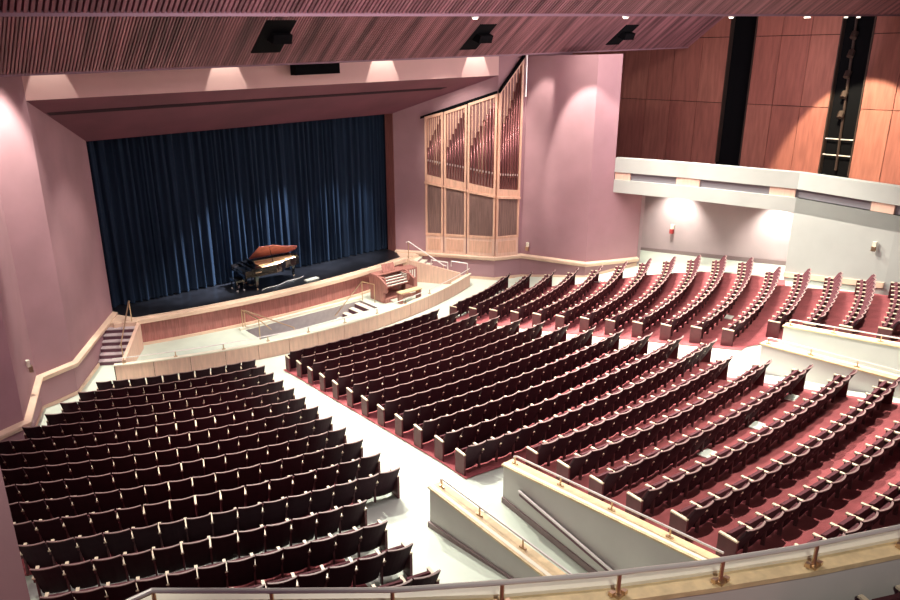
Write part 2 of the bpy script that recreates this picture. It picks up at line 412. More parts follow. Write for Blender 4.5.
for sgn in (-1, 1):
    a = A+n_*1.3; b = a+u*(.27*6+1.05)
    mb = MB(); mb.obox((sgn*a.x, a.y), (sgn*b.x, b.y), .14, 0, (1.12, .62)); 
    o = mb.build('pit_end_wall', 'palewood'); tag(o, 'sloping wood end wall of the pit beside the %s stage steps' % ('left' if sgn < 0 else 'right'), 'wall')
    t = thing('stair_handrail', (sgn*a.x, a.y, 1.15), ('metal handrail of the carpeted steps at the left of the stage' if sgn < 0 else 'pale metal handrail of the steps below the organ'), 'handrail')
    c = A+n_*1.02 if sgn < 0 else A+n_*1.15
    P = lambda q, z: (sgn*q.x, q.y, z)
    topp = c-u*.1; low = c+u*1.75
    mb = MB(); mb.tube([P(topp, 1.15), P(topp, 2.02)], .022); mb.build('post', 'brass', t)
    mb = MB(); mb.tube([P(low, 0), P(low, .9)], .022); mb.build('post', 'brass', t)
    mb = MB(); mb.tube([P(topp-u*.12, 1.98), P(topp, 2.04), P(low, .92), P(low+u*.15, .9)], .028); mb.build('rail', 'brass' if sgn < 0 else 'steel', t)
# ---- pit rail wall
def py_(x): return .35+.0248*x*x
t = thing('pit_wall', (0, .35, 0), 'low curved pale wood wall between the orchestra pit and the seats', 'wall')
xs = [-8.95+17.7*k/14 for k in range(15)]
for a, b in zip(xs[:-1], xs[1:]):
    mb = MB(); mid = [a+(b-a)*k/4 for k in range(5)]
    mid[0] += .008; mid[-1] -= .008
    mb.sweep([(x, py_(x), 0) for x in mid], [(0, -.02), (.12, -.02), (.12, .6), (0, .6)]); mb.build('wood_panel', 'palewood', t)
xx = [-8.97+17.78*k/40 for k in range(41)]
mb = MB(); mb.sweep([(x, py_(x), .6) for x in xx], [(-.03, 0), (.17, 0), (.17, .045), (-.03, .045)]); mb.build('cap', 'cream', t)
mb = MB(); mb.sweep([(x, py_(x)+.02, 0) for x in xx], [(.02, .0), (.09, .0), (.09, .58), (.02, .58)]); mb.build('core', 'bronze', t)
t = thing('pit_rail', (0, .45, .64), 'thin brass rail along the top of the curved pit wall', 'rail')
mb = MB(); mb.tube([(x, py_(x)+.1, .86) for x in xx], .02); mb.build('rail', 'steel', t)
for x in [-8.6+1.72*k for k in range(11)]:
    mb = MB(); mb.tube([(x, py_(x)+.1, .645), (x, py_(x)+.1, .86)], .02); mb.box((x, py_(x)+.1, .66), (.12, .09, .03)); mb.build('stanchion', 'brass', t)
# pit opening with steps
mb = MB(); D = -1.0
for a, b in (((HX0, HY0), (HX0, HY1)), ((HX0, HY1), (HX1, HY1)), ((HX1, HY1), (HX1, HY0)), ((HX1, HY0), (HX0, HY0))):
    mb.poly([(a[0], a[1], D), (b[0], b[1], D), (b[0], b[1], -.012), (a[0], a[1], -.012)])
mb.poly([(HX0, HY0, D), (HX1, HY0, D), (HX1, HY1, D), (HX0, HY1, D)])
o = mb.build('pit_stairwell', 'grey'); tag(o, 'sunken grey stairwell opening in the orchestra pit floor', 'stairwell')
t = thing('pit_steps', (2.2, 3.35, D), 'short flight of steps down into the orchestra pit opening', 'steps')
for k in range(6):
    mb = MB(); x1 = HX1-.36*k; mb.box((x1-.18, 3.35, (D-.16*(k+.6))/2), (.34, 1.36, -D-.16*(k+.6)))
    mb.build('riser', 'stairr', t)
    mb = MB(); mb.box((x1-.22, 3.35, -.16*(k+.6)+.012), (.26, 1.36, .024)); mb.build('tread', 'cream', t)
t = thing('pit_opening_curb', (0, 4.1, 0), 'raised cream curb along the stage side of the pit opening', 'curb')
mb = MB(); mb.box((.2, HY1+.12, .05), (6.4, .16, .12)); mb.build('curb', 'cream', t)
def rail_thing(label, posts, path, base_z):
    t = thing('pit_handrail', (*posts[0][:2], base_z), label, 'handrail')
    for p in posts:
        mb = MB(); mb.tube([(p[0], p[1], p[3] if len(p) > 3 else base_z), p[:3]], .022); mb.build('post', 'brass', t)
    mb = MB(); mb.tube(path, .026); mb.build('rail', 'brass', t)
rail_thing('bent metal guard rail at the left end of the pit opening', [(-2.85, 4.15, .9), (-2.85, 2.6, .9)], [(-2.85, 4.15, .9), (-2.85, 2.6, .9), (-2.35, 2.5, .35)], 0)
rail_thing('thin sloping metal rail at the left end of the pit opening', [(-2.75, 4.12, .88), (-1.2, 2.62, .12, -.01)], [(-2.75, 4.12, .88), (-1.2, 2.62, .12)], 0)
rail_thing('pale sloping handrail beside the steps near the organ console', [(3.35, 3.95, .95), (3.6, 3.3, .9)], [(3.6, 3.3, .9), (3.35, 3.95, .95), (1.0, 2.75, .1)], 0)
# ---- floor plates / small rail pieces right of console
t = thing('pit_end_rail', (8.3, 3.2, .6), 'pair of low white rails above the right end of the pit wall', 'rail')
for a, b in (((7.6, 3.9), (8.1, 3.2)), ((8.2, 3.05), (8.7, 2.4))):
    mb = MB(); mb.tube([(*a, .95), (*a, 1.22), (*b, 1.14), (*b, .78)], .03); mb.build('rail', 'steel', t)

# ---- organ console
def organ_console():
    cx, cy = 4.75, 3.45
    t = thing('organ_console', (cx, cy, 0), 'wooden organ console with four keyboards standing in the pit', 'organ console')
    def part(name, m, *boxes):
        mb = MB()
        for c, d in boxes: mb.box(c, d)
        return mb.build(name, m, t)
    part('plinth', 'consolew', ((4.65, 3.45, .1), (1.5, 1.2, .2)))
    mb = MB(); mb.hexa([(3.86, 2.95, .0), (3.98, 2.95, .0), (3.98, 4.0, .0), (3.86, 4.0, .0)], [(3.86, 2.95, .55), (3.98, 2.95, .55), (3.98, 4.0, .55), (3.86, 4.0, .55)]); mb.build('lower_side_panel', 'consolew', t)
    mb = MB()
    prof = [(2.7, .55), (2.7, .95), (3.25, 1.22), (4.05, 1.22), (4.05, .55)]
    mb.hexa([(3.84, y, z) for y, z in prof], [(3.93, y, z) for y, z in prof]); mb.build('side_panel', 'consolew', t)
    mb = MB(); mb.hexa([(5.5, y, z) for y, z in prof], [(5.59, y, z) for y, z in prof]); mb.build('side_panel', 'consolew', t)
    part('back_case', 'consolew', ((4.72, 3.85, .72), (1.6, .36, 1.0)))
    part('top', 'consolew', ((4.72, 3.72, 1.235), (1.72, .6, .04)))
    for k in range(4):
        y = 3.0+.15*k; z = .78+.085*k
        kb = part('keyboard', 'ivory', ((4.72, y, z), (1.25, .14, .03)))
        mb = MB()
        for q in range(26): mb.box((4.13+q*.047, y+.035, z+.022), (.022, .07, .02))
        mb.build('sharp_keys', 'black', kb)
        part('key_slip', 'consolew', ((4.72, y-.065, z-.03), (1.3, .02, .06)))
    for sx in (4.02, 5.42):
        j = part('stop_jamb', 'consolew', ((sx, 3.3, 1.0), (.12, .6, .36)))
        for b_ in range(4):
            mb = MB(); mb.box((sx-.07 if sx > 4.7 else sx+.07, 3.29, .88+.08*b_), (.05, .48, .03)); mb.build('stop_tab_row', 'ivory', j)
    mb = MB(); mb.box((4.66, 3.6, 1.46), (.72, .03, .42), rot=Matrix.Rotation(radians(-16), 3, 'X')); mb.build('music_desk', 'consolew', t)
    mb = MB()
    for k in range(16): mb.box((4.2+.07*k, 2.85, .12), (.03, .7, .03))
    mb.build('pedalboard', 'ivory', t)
    # separate wing cabinet
    w = thing('stop_cabinet', (5.95, 3.75, 0), 'small wooden cabinet with white stop strips right of the organ console', 'cabinet')
    mb = MB(); mb.box((5.95, 3.75, .6), (.75, .6, 1.2)); mb.build('cabinet_body', 'consolew', w)
    for k in range(4):
        mb = MB(); mb.box((5.74+.14*k, 3.44, .92), (.06, .02, .4)); mb.build('stop_strip', 'ivory', w)
    b = thing('organ_bench', (4.95, 2.35, 0), 'long pale-topped wooden bench in front of the organ console', 'bench')
    mb = MB(); mb.box((4.95, 2.35, .55), (1.25, .38, .05)); mb.build('seat', 'capwood', b)
    for sx in (4.4, 5.5):
        mb = MB(); mb.box((sx, 2.35, .27), (.06, .36, .52)); mb.build('leg', 'consolew', b)
    mb = MB(); mb.box((4.95, 2.4, .3), (1.1, .04, .14)); mb.build('stretcher', 'consolew', b)
organ_console()

# ---- grand piano
def piano():
    Z = 1.15
    t = thing('grand_piano', (-.25, 6.02, Z), 'black grand piano with its lid raised, standing on the stage before the curtain', 'piano', radians(-3))
    # local: x towards tail, y towards curtain, origin piano middle ; keyboard at -x
    inv = t
    W = wmat(t)
    def bl(mb, name, m, parent=t, smooth=False):
        o = bpy.data.objects.new(name, mb.mesh(name, m, smooth)); COL.objects.link(o); o.parent = parent; return o
    out = [(-1.25, .75), (-1.25, -.75), (-.45, -.75), (-.1, -.72), (.2, -.58), (.5, -.35), (.8, -.2), (1.1, -.12), (1.32, .0), (1.42, .2), (1.42, .48), (1.3, .68), (1.1, .75)]
    def sc(p, k): return [(x*k[0]+k[2], y*k[1]) for x, y in p]
    inn = [(x*.95+.0, y*.93) for x, y in out]; inn[0] = (-.93, .70); inn[1] = (-.93, -.70)
    n = len(out)
    mb = MB(); z0, z1 = .66, 1.0   # rim as ring
    for i in range(n):
        j = (i+1) % n
        mb.hexa([(*out[i], z0), (*out[j], z0), (*inn[j], z0), (*inn[i], z0)], [(*out[i], z1), (*out[j], z1), (*inn[j], z1), (*inn[i], z1)])
    bl(mb, 'rim', 'lac')
    mb = MB(); mb.prism([(x*.94, y*.92) for x, y in out], .68, .74); bl(mb, 'bottom_board', 'lac')
    mb = MB(); mb.prism([(x*.94 if i > 1 else -.92, y*.92) for i, (x, y) in enumerate(out)], .86, .9); sb = bl(mb, 'soundboard', 'gold')
    mb = MB()
    for k in range(22):
        y = -.62+.058*k; xe = 1.2 if y > -.05 else (.15+(y+.62)*1.6)
        mb.tube([(-.85, y, .925), (xe, y*.95+.03, .925)], .006, 4)
    bl(mb, 'strings', 'brass', sb)
    mb = MB()
    for a, b in (((-.8, .6), (1.2, .5)), ((-.8, .2), (1.15, .3)), ((-.8, -.2), (.7, -.05)), ((-.8, -.6), (.1, -.5))):
        mb.obox(a, b, .05, .93, .96)
    bl(mb, 'iron_frame', 'capwood', sb)
    # key area
    mb = MB(); mb.box((-1.28, 0, .74), (.5, 1.5, .1)); bl(mb, 'keybed', 'lac')
    mb = MB(); mb.hexa([(-1.49, -.64, .79), (-1.14, -.64, .79), (-1.14, .64, .79), (-1.49, .64, .79)], [(-1.47, -.64, .85), (-1.14, -.64, .93), (-1.14, .64, .93), (-1.47, .64, .85)]); bl(mb, 'key_lid', 'lac')
    for s in (-1, 1):
        mb = MB(); mb.box((-1.33, s*.7, .85), (.42, .1, .22)); bl(mb, 'key_block', 'lac')
    mb = MB(); mb.box((-1.12, 0, .93), (.06, 1.4, .2)); bl(mb, 'fallboard', 'lac')
    mb = MB(); mb.box((-.95, 0, 1.12), (.03, .8, .26), rot=Matrix.Rotation(radians(-18), 3, 'Y')); bl(mb, 'music_desk', 'lac')
    mb = MB(); mb.box((-.95, -.755, .84), (.28, .01, .045)); bl(mb, 'maker_plate', 'brass')
    # lid hinged on the curtain side
    ang = radians(33)
    R = Matrix.Rotation(-ang, 4, 'X')
    lid = [(x, y) for x, y in out if True]; lid[0] = (-.75, .75); lid[1] = (-.75, -.75)
    def lidp(z): return [R @ Vector((x, y-.75, z)) + Vector((0, .75, 1.02)) for x, y in lid]
    mb = MB(); mb.hexa(lidp(.012), lidp(.03)); L = bl(mb, 'lid', 'lac')
    mb = MB(); mb.hexa(lidp(0), lidp(.011)); u_ = bl(mb, 'lid_underside', 'lidred', L)
    mb = MB(); mb.prism([(-1.15, .75), (-1.15, -.75), (-.78, -.75), (-.78, .75)], 1.01, 1.03); bl(mb, 'front_lid_flap', 'lac')
    e = R @ Vector((-.2, -1.3, 0)) + Vector((0, .75, 1.02))
    mb = MB(); mb.tube([(-.2, -.66, 1.0), e], .014); bl(mb, 'lid_prop', 'lac')
    for x, y in ((-1.0, -.58), (-1.0, .58), (1.15, .3)):
        mb = MB(); mb.hexa([(x-.04, y-.04, .1), (x+.04, y-.04, .1), (x+.04, y+.04, .1), (x-.04, y+.04, .1)], [(x-.075, y-.075, .68), (x+.075, y-.075, .68), (x+.075, y+.075, .68), (x-.075, y+.075, .68)])
        lg = bl(mb, 'leg', 'lac')
        mb = MB(); mb.tube([(x-.03, y, .05), (x+.03, y, .05)], .05, 10); mb.box((x, y, .1), (.07, .07, .05)); bl(mb, 'caster', 'brass', lg)
    mb = MB()
    for s in (-.14, .14): mb.box((-.9, s, .42), (.04, .04, .5))
    mb.box((-.92, 0, .14), (.14, .4, .1))
    ly = bl(mb, 'pedal_lyre', 'lac')
    for s in (-.1, 0, .1):
        mb = MB(); mb.box((-1.03, s, .11), (.16, .04, .015)); bl(mb, 'pedal', 'brass', ly)
    t.scale = (1.08, 1.08, 1.06)
    b = thing('piano_bench', (-1.95, 6.2, Z), 'small black padded bench at the keyboard end of the grand piano', 'bench', radians(-3))
    mb = MB(); mb.box((0, 0, .47), (.42, .72, .1)); bl(mb, 'seat', 'lac', b)
    for x in (-.16, .16):
        for y in (-.31, .31):
            mb = MB(); mb.box((x, y, .21), (.05, .05, .42)); lg = bl(mb, 'leg', 'lac', b)
            mb = MB(); mb.box((x, y, .03), (.06, .06, .06)); bl(mb, 'foot', 'steel', lg)
piano()
o = MB(); o.prism([(1.05, 5.1), (1.75, 5.18), (1.72, 5.42), (1.02, 5.34)], 1.15, 1.2); o = o.build('floor_light', 'plate'); tag(o, 'pale flat floor light near the stage edge in front of the piano', 'floor light')
t = thing('floor_cable', (.2, 5.6, 1.15), 'thin pale cable lying on the stage under the piano', 'cable')
mb = MB(); mb.tube([(-1.2+.2*k, 5.32+.05*k+.06*sin(k), 1.165) for k in range(14)], .012, 5); mb.build('cable_run', 'steel', t)

# ---- pipe organ case on the right wall
def organ():
    t = thing('pipe_organ', (9.6, 3.3, 1.2), 'tall wooden pipe organ case with four bays of rising pipes on the wall', 'pipe organ')
    def frame_of(a, b):
        a = Vector(a); b = Vector(b); u = (b-a).normalized(); n = Vector((u.y, -u.x))
        if n.x > 0: n = -n
        return a, u, n
    A, u, n = frame_of(P0, P1)
    def tx(x): return (x-A.x)/u.x
    bays = []
    for x0, x1, zt0, zt1, zb0, zb1 in ((8.42, 8.93, 8.10, 8.34, 4.86, 4.70), (8.96, 9.58, 8.34, 8.70, 4.70, 4.52), (9.61, 10.38, 8.74, 9.19, 4.50, 4.27)):
        bays.append((A, u, n, tx(x0), tx(x1), zt0, zt1, zb0, zb1))
    A2, u2, n2 = frame_of(P1, P2)
    bays.append((A2, u2, n2, .0, 1.22, 9.22, 10.75, 4.24, 4.12))
    for bi, (A_, u_, n_, s0, s1, zt0, zt1, zb0, zb1) in enumerate(bays):
        def pt(s, off, z): q = A_+u_*s+n_*off; return (q.x, q.y, z)
        def quadbox(sa, sb, o0, o1, za0, zb0_, za1, zb1_):   # z at sa/sb bottom, top
            mb = MB(); mb.hexa([pt(sa, o0, za0), pt(sb, o0, zb0_), pt(sb, o1, zb0_), pt(sa, o1, za0)], [pt(sa, o0, za1), pt(sb, o0, zb1_), pt(sb, o1, zb1_), pt(sa, o1, za1)]); return mb
        W = s1-s0
        zt = lambda s: zt0+(zt1-zt0)*(s-s0)/W
        zb = lambda s: zb0+(zb1-zb0)*(s-s0)/W
        OF = .16
        fw = .10
        fr = quadbox(s0, s0+fw, .02, OF, zb(s0), zb(s0+fw), zt(s0), zt(s0+fw)).build('upper_stile', 'casew', t)
        quadbox(s1-fw, s1, .02, OF, zb(s1-fw), zb(s1), zt(s1-fw), zt(s1)).build('upper_stile', 'casew', t)
        quadbox(s0+fw, s1-fw, .02, OF, zt(s0+fw)-.13, zt(s1-fw)-.13, zt(s0+fw), zt(s1-fw)).build('top_rail', 'casew', t)
        quadbox(s0+fw, s1-fw, .05, OF-.02, zb(s0+fw)+.08, zb(s1-fw)+.08, zb(s0)+.42, zb(s1)+.42).build('apron_panel', 'casew', t)
        quadbox(s0-.02, s1+.02, .02, OF+.05, zb(s0)-.02, zb(s1)-.02, zb(s0)+.08, zb(s1)+.08).build('shelf', 'casew', t)
        quadbox(s0+fw, s1-fw, .0, .02, zb(s0)+.4, zb(s1)+.4, zt(s0)-.1, zt(s1)-.1).build('backing', 'back', t)
        # pipes
        npi = (6, 7, 8, 8)[bi]
        for k in range(npi):
            s = s0+fw+(W-2*fw)*(k+.5)/npi; r = (W-2*fw)/npi*.36
            frac = k/(npi-1)
            zlo = zb(s)+.44; H = zt(s)-.2-zlo
            top = zlo+H*(.50+.46*frac**.8) if bi < 3 else zlo+H*(.62+.33*frac)
            mouth = zlo+.62
            mb = MB(); c = pt(s, .09, 0)
            mb.tube([(c[0], c[1], zlo), (c[0], c[1], mouth), (c[0], c[1], mouth+.02), (c[0], c[1], top)], [r*.35, r*.9, r, r], 10)
            pp = mb.build('pipe', 'pipe' if (k % 3) else 'pipe', t, smooth=True)
            mb = MB(); q = pt(s, .09+r, mouth+.1)
            mb.box(q, (r*.9, r*.9, .1)); mb.build('mouth', 'pipel', pp)
        # lit upper part of back: pale slats
        mb = MB()
        for k in range(7):
            s = s0+fw+(W-2*fw)*(k+.5)/7; q = pt(s, .03, 0)
            mb.obox((q[0]-u_.x*.02, q[1]-u_.y*.02), (q[0]+u_.x*.02, q[1]+u_.y*.02), .03, zb(s)+1.0, zt(s)-.15)
        mb.build('rear_slats', 'casew', t)
        # lower grille section
        zg0, zg1 = 2.18, min(zb0, zb1)-.02
        for sa, sb in ((s0, s0+fw), (s1-fw, s1)): quadbox(sa, sb, .02, .13, zg0, zg0, zb(sa)-.02, zb(sb)-.02).build('lower_stile', 'casew', t)
        quadbox(s0, s1, .02, .14, zg0-.02, zg0-.02, zg0+.1, zg0+.1).build('grille_rail', 'casew', t)
        quadbox(s0+fw, s1-fw, .01, .03, zg0+.1, zg0+.1, zb(s0)-.02, zb(s1)-.02).build('grille_backing', 'slatd', t)
        mb = MB(); nn = int((W-2*fw)/.055)
        for k in range(nn):
            s = s0+fw+(W-2*fw)*(k+.5)/nn; h = zb(s)-.03
            mb.hexa([pt(s-.017, .03, zg0+.1), pt(s+.017, .03, zg0+.1), pt(s+.017, .09, zg0+.1), pt(s-.017, .09, zg0+.1)], [pt(s-.017, .03, h), pt(s+.017, .03, h), pt(s+.017, .09, h), pt(s-.017, .09, h)])
        mb.build('grille', 'grille', t)
        quadbox(s0, s1, .02, .11, 1.22, 1.22, zg0-.02, zg0-.02).build('base_panel', 'palewood', t)
        quadbox(s0+.12, s1-.12, .11, .125, 1.42, 1.42, zg0-.16, zg0-.16).build('raised_panel', 'casew', t)
    # dark recess above the bays, steel edge at right
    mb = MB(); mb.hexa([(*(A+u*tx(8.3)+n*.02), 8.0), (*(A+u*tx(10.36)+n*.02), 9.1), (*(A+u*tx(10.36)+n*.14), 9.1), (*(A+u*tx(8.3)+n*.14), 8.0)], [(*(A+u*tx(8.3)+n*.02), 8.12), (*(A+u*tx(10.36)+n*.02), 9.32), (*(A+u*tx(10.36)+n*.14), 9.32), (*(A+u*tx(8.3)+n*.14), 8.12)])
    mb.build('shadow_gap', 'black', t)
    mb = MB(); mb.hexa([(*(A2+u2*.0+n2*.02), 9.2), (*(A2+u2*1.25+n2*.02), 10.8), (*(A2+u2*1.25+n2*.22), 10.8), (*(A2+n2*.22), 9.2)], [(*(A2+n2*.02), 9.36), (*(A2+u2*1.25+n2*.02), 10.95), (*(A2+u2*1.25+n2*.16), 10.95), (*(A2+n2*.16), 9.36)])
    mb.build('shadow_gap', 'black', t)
    q = A2+u2*1.32
    mb = MB(); mb.tube([(*(q+n2*.2), 9.0), (*(q+n2*.2), 11.2)], .05, 8); mb.build('edge_trim', 'steel', t)
organ()

# ---- ceiling clouds of wood slats
def cloud(name, label, ye, ze, ylen, x0, x1, holes=()):
    t = thing(name, ((x0+x1)/2, ye, ze), label, 'ceiling panel')
    k = .77
    def pt(x, d, off=0): return (x, ye-d-off*.61, ze+k*d+off*-.79)
    mb = MB()
    y = .0
    mb.hexa([pt(x0, 0, -.06), pt(x1, 0, -.06), pt(x1, ylen, -.06), pt(x0, ylen, -.06)], [pt(x0, 0, -.12), pt(x1, 0, -.12), pt(x1, ylen, -.12), pt(x0, ylen, -.12)])
    mb.build('backing', 'slatd', t)
    mb = MB(); x = x0; pitch = .1
    while x < x1:
        segs = [(0, ylen)]
        for hx0, hx1, d0, d1 in holes:
            if hx0 < x+.03 < hx1: segs = [(0, d0), (d1, ylen)]
        for a, b in segs:
            mb.hexa([pt(x, a, 0), pt(x+.06, a, 0), pt(x+.06, b, 0), pt(x, b, 0)], [pt(x, a, -.06), pt(x+.06, a, -.06), pt(x+.06, b, -.06), pt(x, b, -.06)])
        x += pitch
    mb.build('slats', 'slat', t)
    mb = MB(); mb.box(((x0+x1)/2, ye+.02, ze-.0), (x1-x0, .06, .09)); mb.build('edge_rim', 'rim', t)
    for hx0, hx1, d0, d1 in holes:
        mb = MB(); mb.hexa([pt(hx0, d0, .0), pt(hx1, d0, .0), pt(hx1, d1, .0), pt(hx0, d1, .0)], [pt(hx0, d0, -.05), pt(hx1, d0, -.05), pt(hx1, d1, -.05), pt(hx0, d1, -.05)])
        h = mb.build('speaker_opening', 'black', t)
        mb = MB(); c = pt((hx0+hx1)/2+.15, (d0+d1)/2+.05, .06); mb.box(c, (.7, .5, .3), rot=Matrix.Rotation(radians(20), 3, 'X')); mb.build('speaker_box', 'black', h)
    return t
cloud('ceiling_panel', 'far slanted ceiling panel of reddish wood slats with three square speaker openings', .2, 10.95, 3.3, -17, 22.55,
      holes=((-3.7, -2.6, .5, 1.78), (5.75, 6.7, .34, 1.56), (15.1, 16.1, .34, 1.46)))
cloud('ceiling_panel', 'near slanted ceiling panel of wood slats across the top edge', -11, 12.1, 3.3, -19, 22.55)
mb = MB(); mb.box((.15, 1.9, 10.68), (2.0, .4, .4)); o = mb.build('hanging_speaker', 'black'); tag(o, 'black box fixture hung below the ceiling panel over the stage front', 'speaker')
mb = MB(); mb.tube([(.15, 1.9, 10.8), (.15, 1.9, 15)], .04); o2 = mb.build('hanger_rod', 'black', o)
for px, lab in ((-3.5, 'above the left speaker opening'), (2.0, 'above the middle speaker opening'), (7.2, 'left of the right speaker opening'), (12.0, 'above the wood wall, brightest of the row'), (14.9, 'above the second wood wall bay'), (15.9, 'furthest right of the row')):
    t = thing('downlight', (px, -10.93, 12.02), 'tiny glowing downlight on the ceiling rim, %s' % lab, 'downlight')
    mb = MB(); mb.tube([(px, -10.9, 12.03), (px, -10.9, 12.07)], .09, 12); mb.build('housing', 'steel', t)
    mb = MB(); mb.tube([(px, -10.9, 12.0), (px, -10.9, 12.03)], .06 if 'brightest' not in lab else .10, 12); mb.build('lens', 'lamp', t)

# ---- vomitory parapets
def parapet(sgn, a, b, z0a, z0b, z1a, z1b, lab, lab2, wdir, inner_rail=False):
    a = (sgn*a[0], a[1]); b = (sgn*b[0], b[1])
    t = thing('entry_parapet', (*a, z0a), lab, 'wall')
    side = wdir
    mb = MB(); mb.obox(a, b, .30, (z0a, z0b), (z1a-.04, z1b-.04), side=side); mb.build('wall_body', 'white', t)
    A_ = Vector(a); B_v = Vector(b); u = (B_v-A_).normalized(); nn = Vector((-u.y, u.x))*side
    a2 = A_-u*.04-nn*.03; b2 = B_v-nn*.03
    mb = MB(); mb.obox(a2, b2, .36, (z1a-.04, z1b-.04), (z1a, z1b), side=side); mb.build('cap', 'capwood', t)
    mb = MB(); mb.obox(a2+nn*.05, b2+nn*.05, .08, (z1a, z1b), (z1a+.006, z1b+.006), side=side); mb.build('cap_stripe', 'cream', t)
    L = (B_v-A_).length
    r = thing('parapet_rail', (*a, z1a), lab2, 'rail')
    c = lambda d, h: ((A_+u*d+nn*.2).x, (A_+u*d+nn*.2).y, z1a+(z1b-z1a)*d/L+h)
    mb = MB(); mb.tube([c(.12, 0.1), c(.12, .17), c(.2, .2), c(L-.1, .2)], .022); mb.build('rail', 'steel', r)
    d = .15
    while d < L:
        mb = MB(); mb.tube([c(d, 0), c(d, .19)], .018)
        p = c(d, .015); mb.box(p, (.05, .14, .03)); mb.build('stanchion', 'brass', r); d += 1.25
    return t
def vom(sgn, side_name):
    parapet(sgn, (5.60, -14.2), (5.45, -19.2), 1.0, .2, 2.78, 2.96, 'long white parapet with wood cap beside the middle block, %s entry' % side_name, 'brass rail on the parapet beside the middle block at the %s entry' % side_name, 1 if sgn < 0 else -1)
    parapet(sgn, (7.46, -13.9), (8.2, -22.2), 1.0, .1, 2.82, 2.92 if sgn < 0 else 3.3, 'shorter white parapet with wood cap beside the %s seating block' % side_name, 'brass rail on the shorter parapet of the %s entry' % side_name, 1 if sgn < 0 else -1)
    # handrail on the ramp wall
    if sgn < 0: p0, p1 = (-5.60, -14.75, 2.42), (-5.5, -18.3, 1.5)
    else: p0, p1 = (7.50, -14.6, 2.6), (7.82, -18.2, 2.15)
    off = -.09
    t = thing('ramp_handrail', (p0[0]+off, p0[1], p0[2]), 'handrail running down the ramp wall of the %s entry' % side_name, 'handrail')
    mb = MB(); mb.tube([(p0[0]+off, p0[1], p0[2]), (p1[0]+off, p1[1], p1[2])], .03, 8); mb.build('rail', 'steel', t)
    mb = MB(); mb.hexa([(p0[0]+off*.8, p0[1], p0[2]-.13), (p1[0]+off*.8, p1[1], p1[2]-.13), (p1[0]-.0, p1[1], p1[2]-.13), (p0[0], p0[1], p0[2]-.13)], [(p0[0]+off*.8, p0[1], p0[2]-.05), (p1[0]+off*.8, p1[1], p1[2]-.05), (p1[0], p1[1], p1[2]-.05), (p0[0], p0[1], p0[2]-.05)]); mb.build('rail_shadow_strip', 'stairr', t)  # dark strip standing in for the shadow below the rail
vom(-1, 'left'); vom(1, 'right')
# inner ramp baseboard on the left entry
mb = MB(); mb.hexa([(-5.64, -14.2, 1.83), (-5.5, -19, .94), (-5.4, -19, .94), (-5.55, -14.2, 1.83)], [(-5.64, -14.2, 1.97), (-5.5, -19, 1.08), (-5.4, -19, 1.08), (-5.55, -14.2, 1.97)]); struct('baseboard_entry', mb, 'base')
mb = MB(); mb.obox((-7.47, -13.88), (-7.87, -18.4), .04, (1.80, 2.3), (1.98, 2.50), side=-1); struct('baseboard_entry', mb, 'base')

# ---- foreground balcony
arc = [(-15.6, -17.78), (-14.36, -17.78), (-13.45, -18.5), (-12.48, -19.26), (-11.52, -19.96), (-10.52, -20.58), (-9.69, -21.02), (-8.62, -21.55), (-7.41, -22.08), (-6.2, -22.55), (-4.5, -23.1)]
rarc = [(-15.7, -18.0), (-14.47, -17.97), (-13.55, -18.72), (-12.58, -19.49), (-11.66, -20.09), (-10.82, -20.62), (-9.9, -21.14), (-8.86, -21.65), (-7.69, -22.15), (-6.4, -22.65), (-4.7, -23.2)]
t = thing('balcony_parapet', (-10.5, -20.7, 5.0), 'curved white balcony parapet with wood cap across the bottom foreground', 'balcony')
mb = MB(); mb.sweep([(p[0], p[1], 0) for p in arc], [(-.0, 5.1), (.0-.22, 5.1), (-.22, 6.1), (0, 6.1)]); mb.build('parapet_wall', 'white', t)
mb = MB(); mb.sweep([(p[0], p[1], 0) for p in arc], [(.06, 6.1), (-.26, 6.1), (-.26, 6.16), (.06, 6.16)]); mb.build('cap', 'capwood', t)
mb = MB(); mb.sweep([(p[0], p[1], 0) for p in arc], [(.07, 6.10), (-.06, 6.10), (-.06, 6.20), (.07, 6.20)]); mb.build('cap_front_strip', 'cream', t)
t2 = thing('balcony_rail', (-10.5, -20.7, 6.2), 'long metal rail on posts above the foreground balcony parapet', 'rail')
mb = MB(); mb.tube([(p[0], p[1], 6.45) for p in rarc], .028, 8); mb.build('rail', 'steel', t2)
for x, y in ((-12.6, -19.47), (-11.68, -20.07), (-10.66, -20.71), (-9.68, -21.25), (-8.69, -21.73), (-7.6, -22.19), (-13.53, -18.7), (-14.46, -17.98)):
    mb = MB(); mb.tube([(x, y, 6.16), (x, y, 6.44)], .022, 8); mb.box((x, y, 6.175), (.09, .09, .03)); mb.box((x-.06, y+.03, 6.2), (.05, .05, .05)); mb.box((x+.06, y-.03, 6.2), (.05, .05, .05)); mb.build('post', 'brass', t2)
mb = MB(); mb.prism([p for p in arc]+[(-4.5, -30), (-15.6, -30), (-15.6, -17.4)], 4.95, 5.12); struct('floor_balcony', mb, 'carpet')

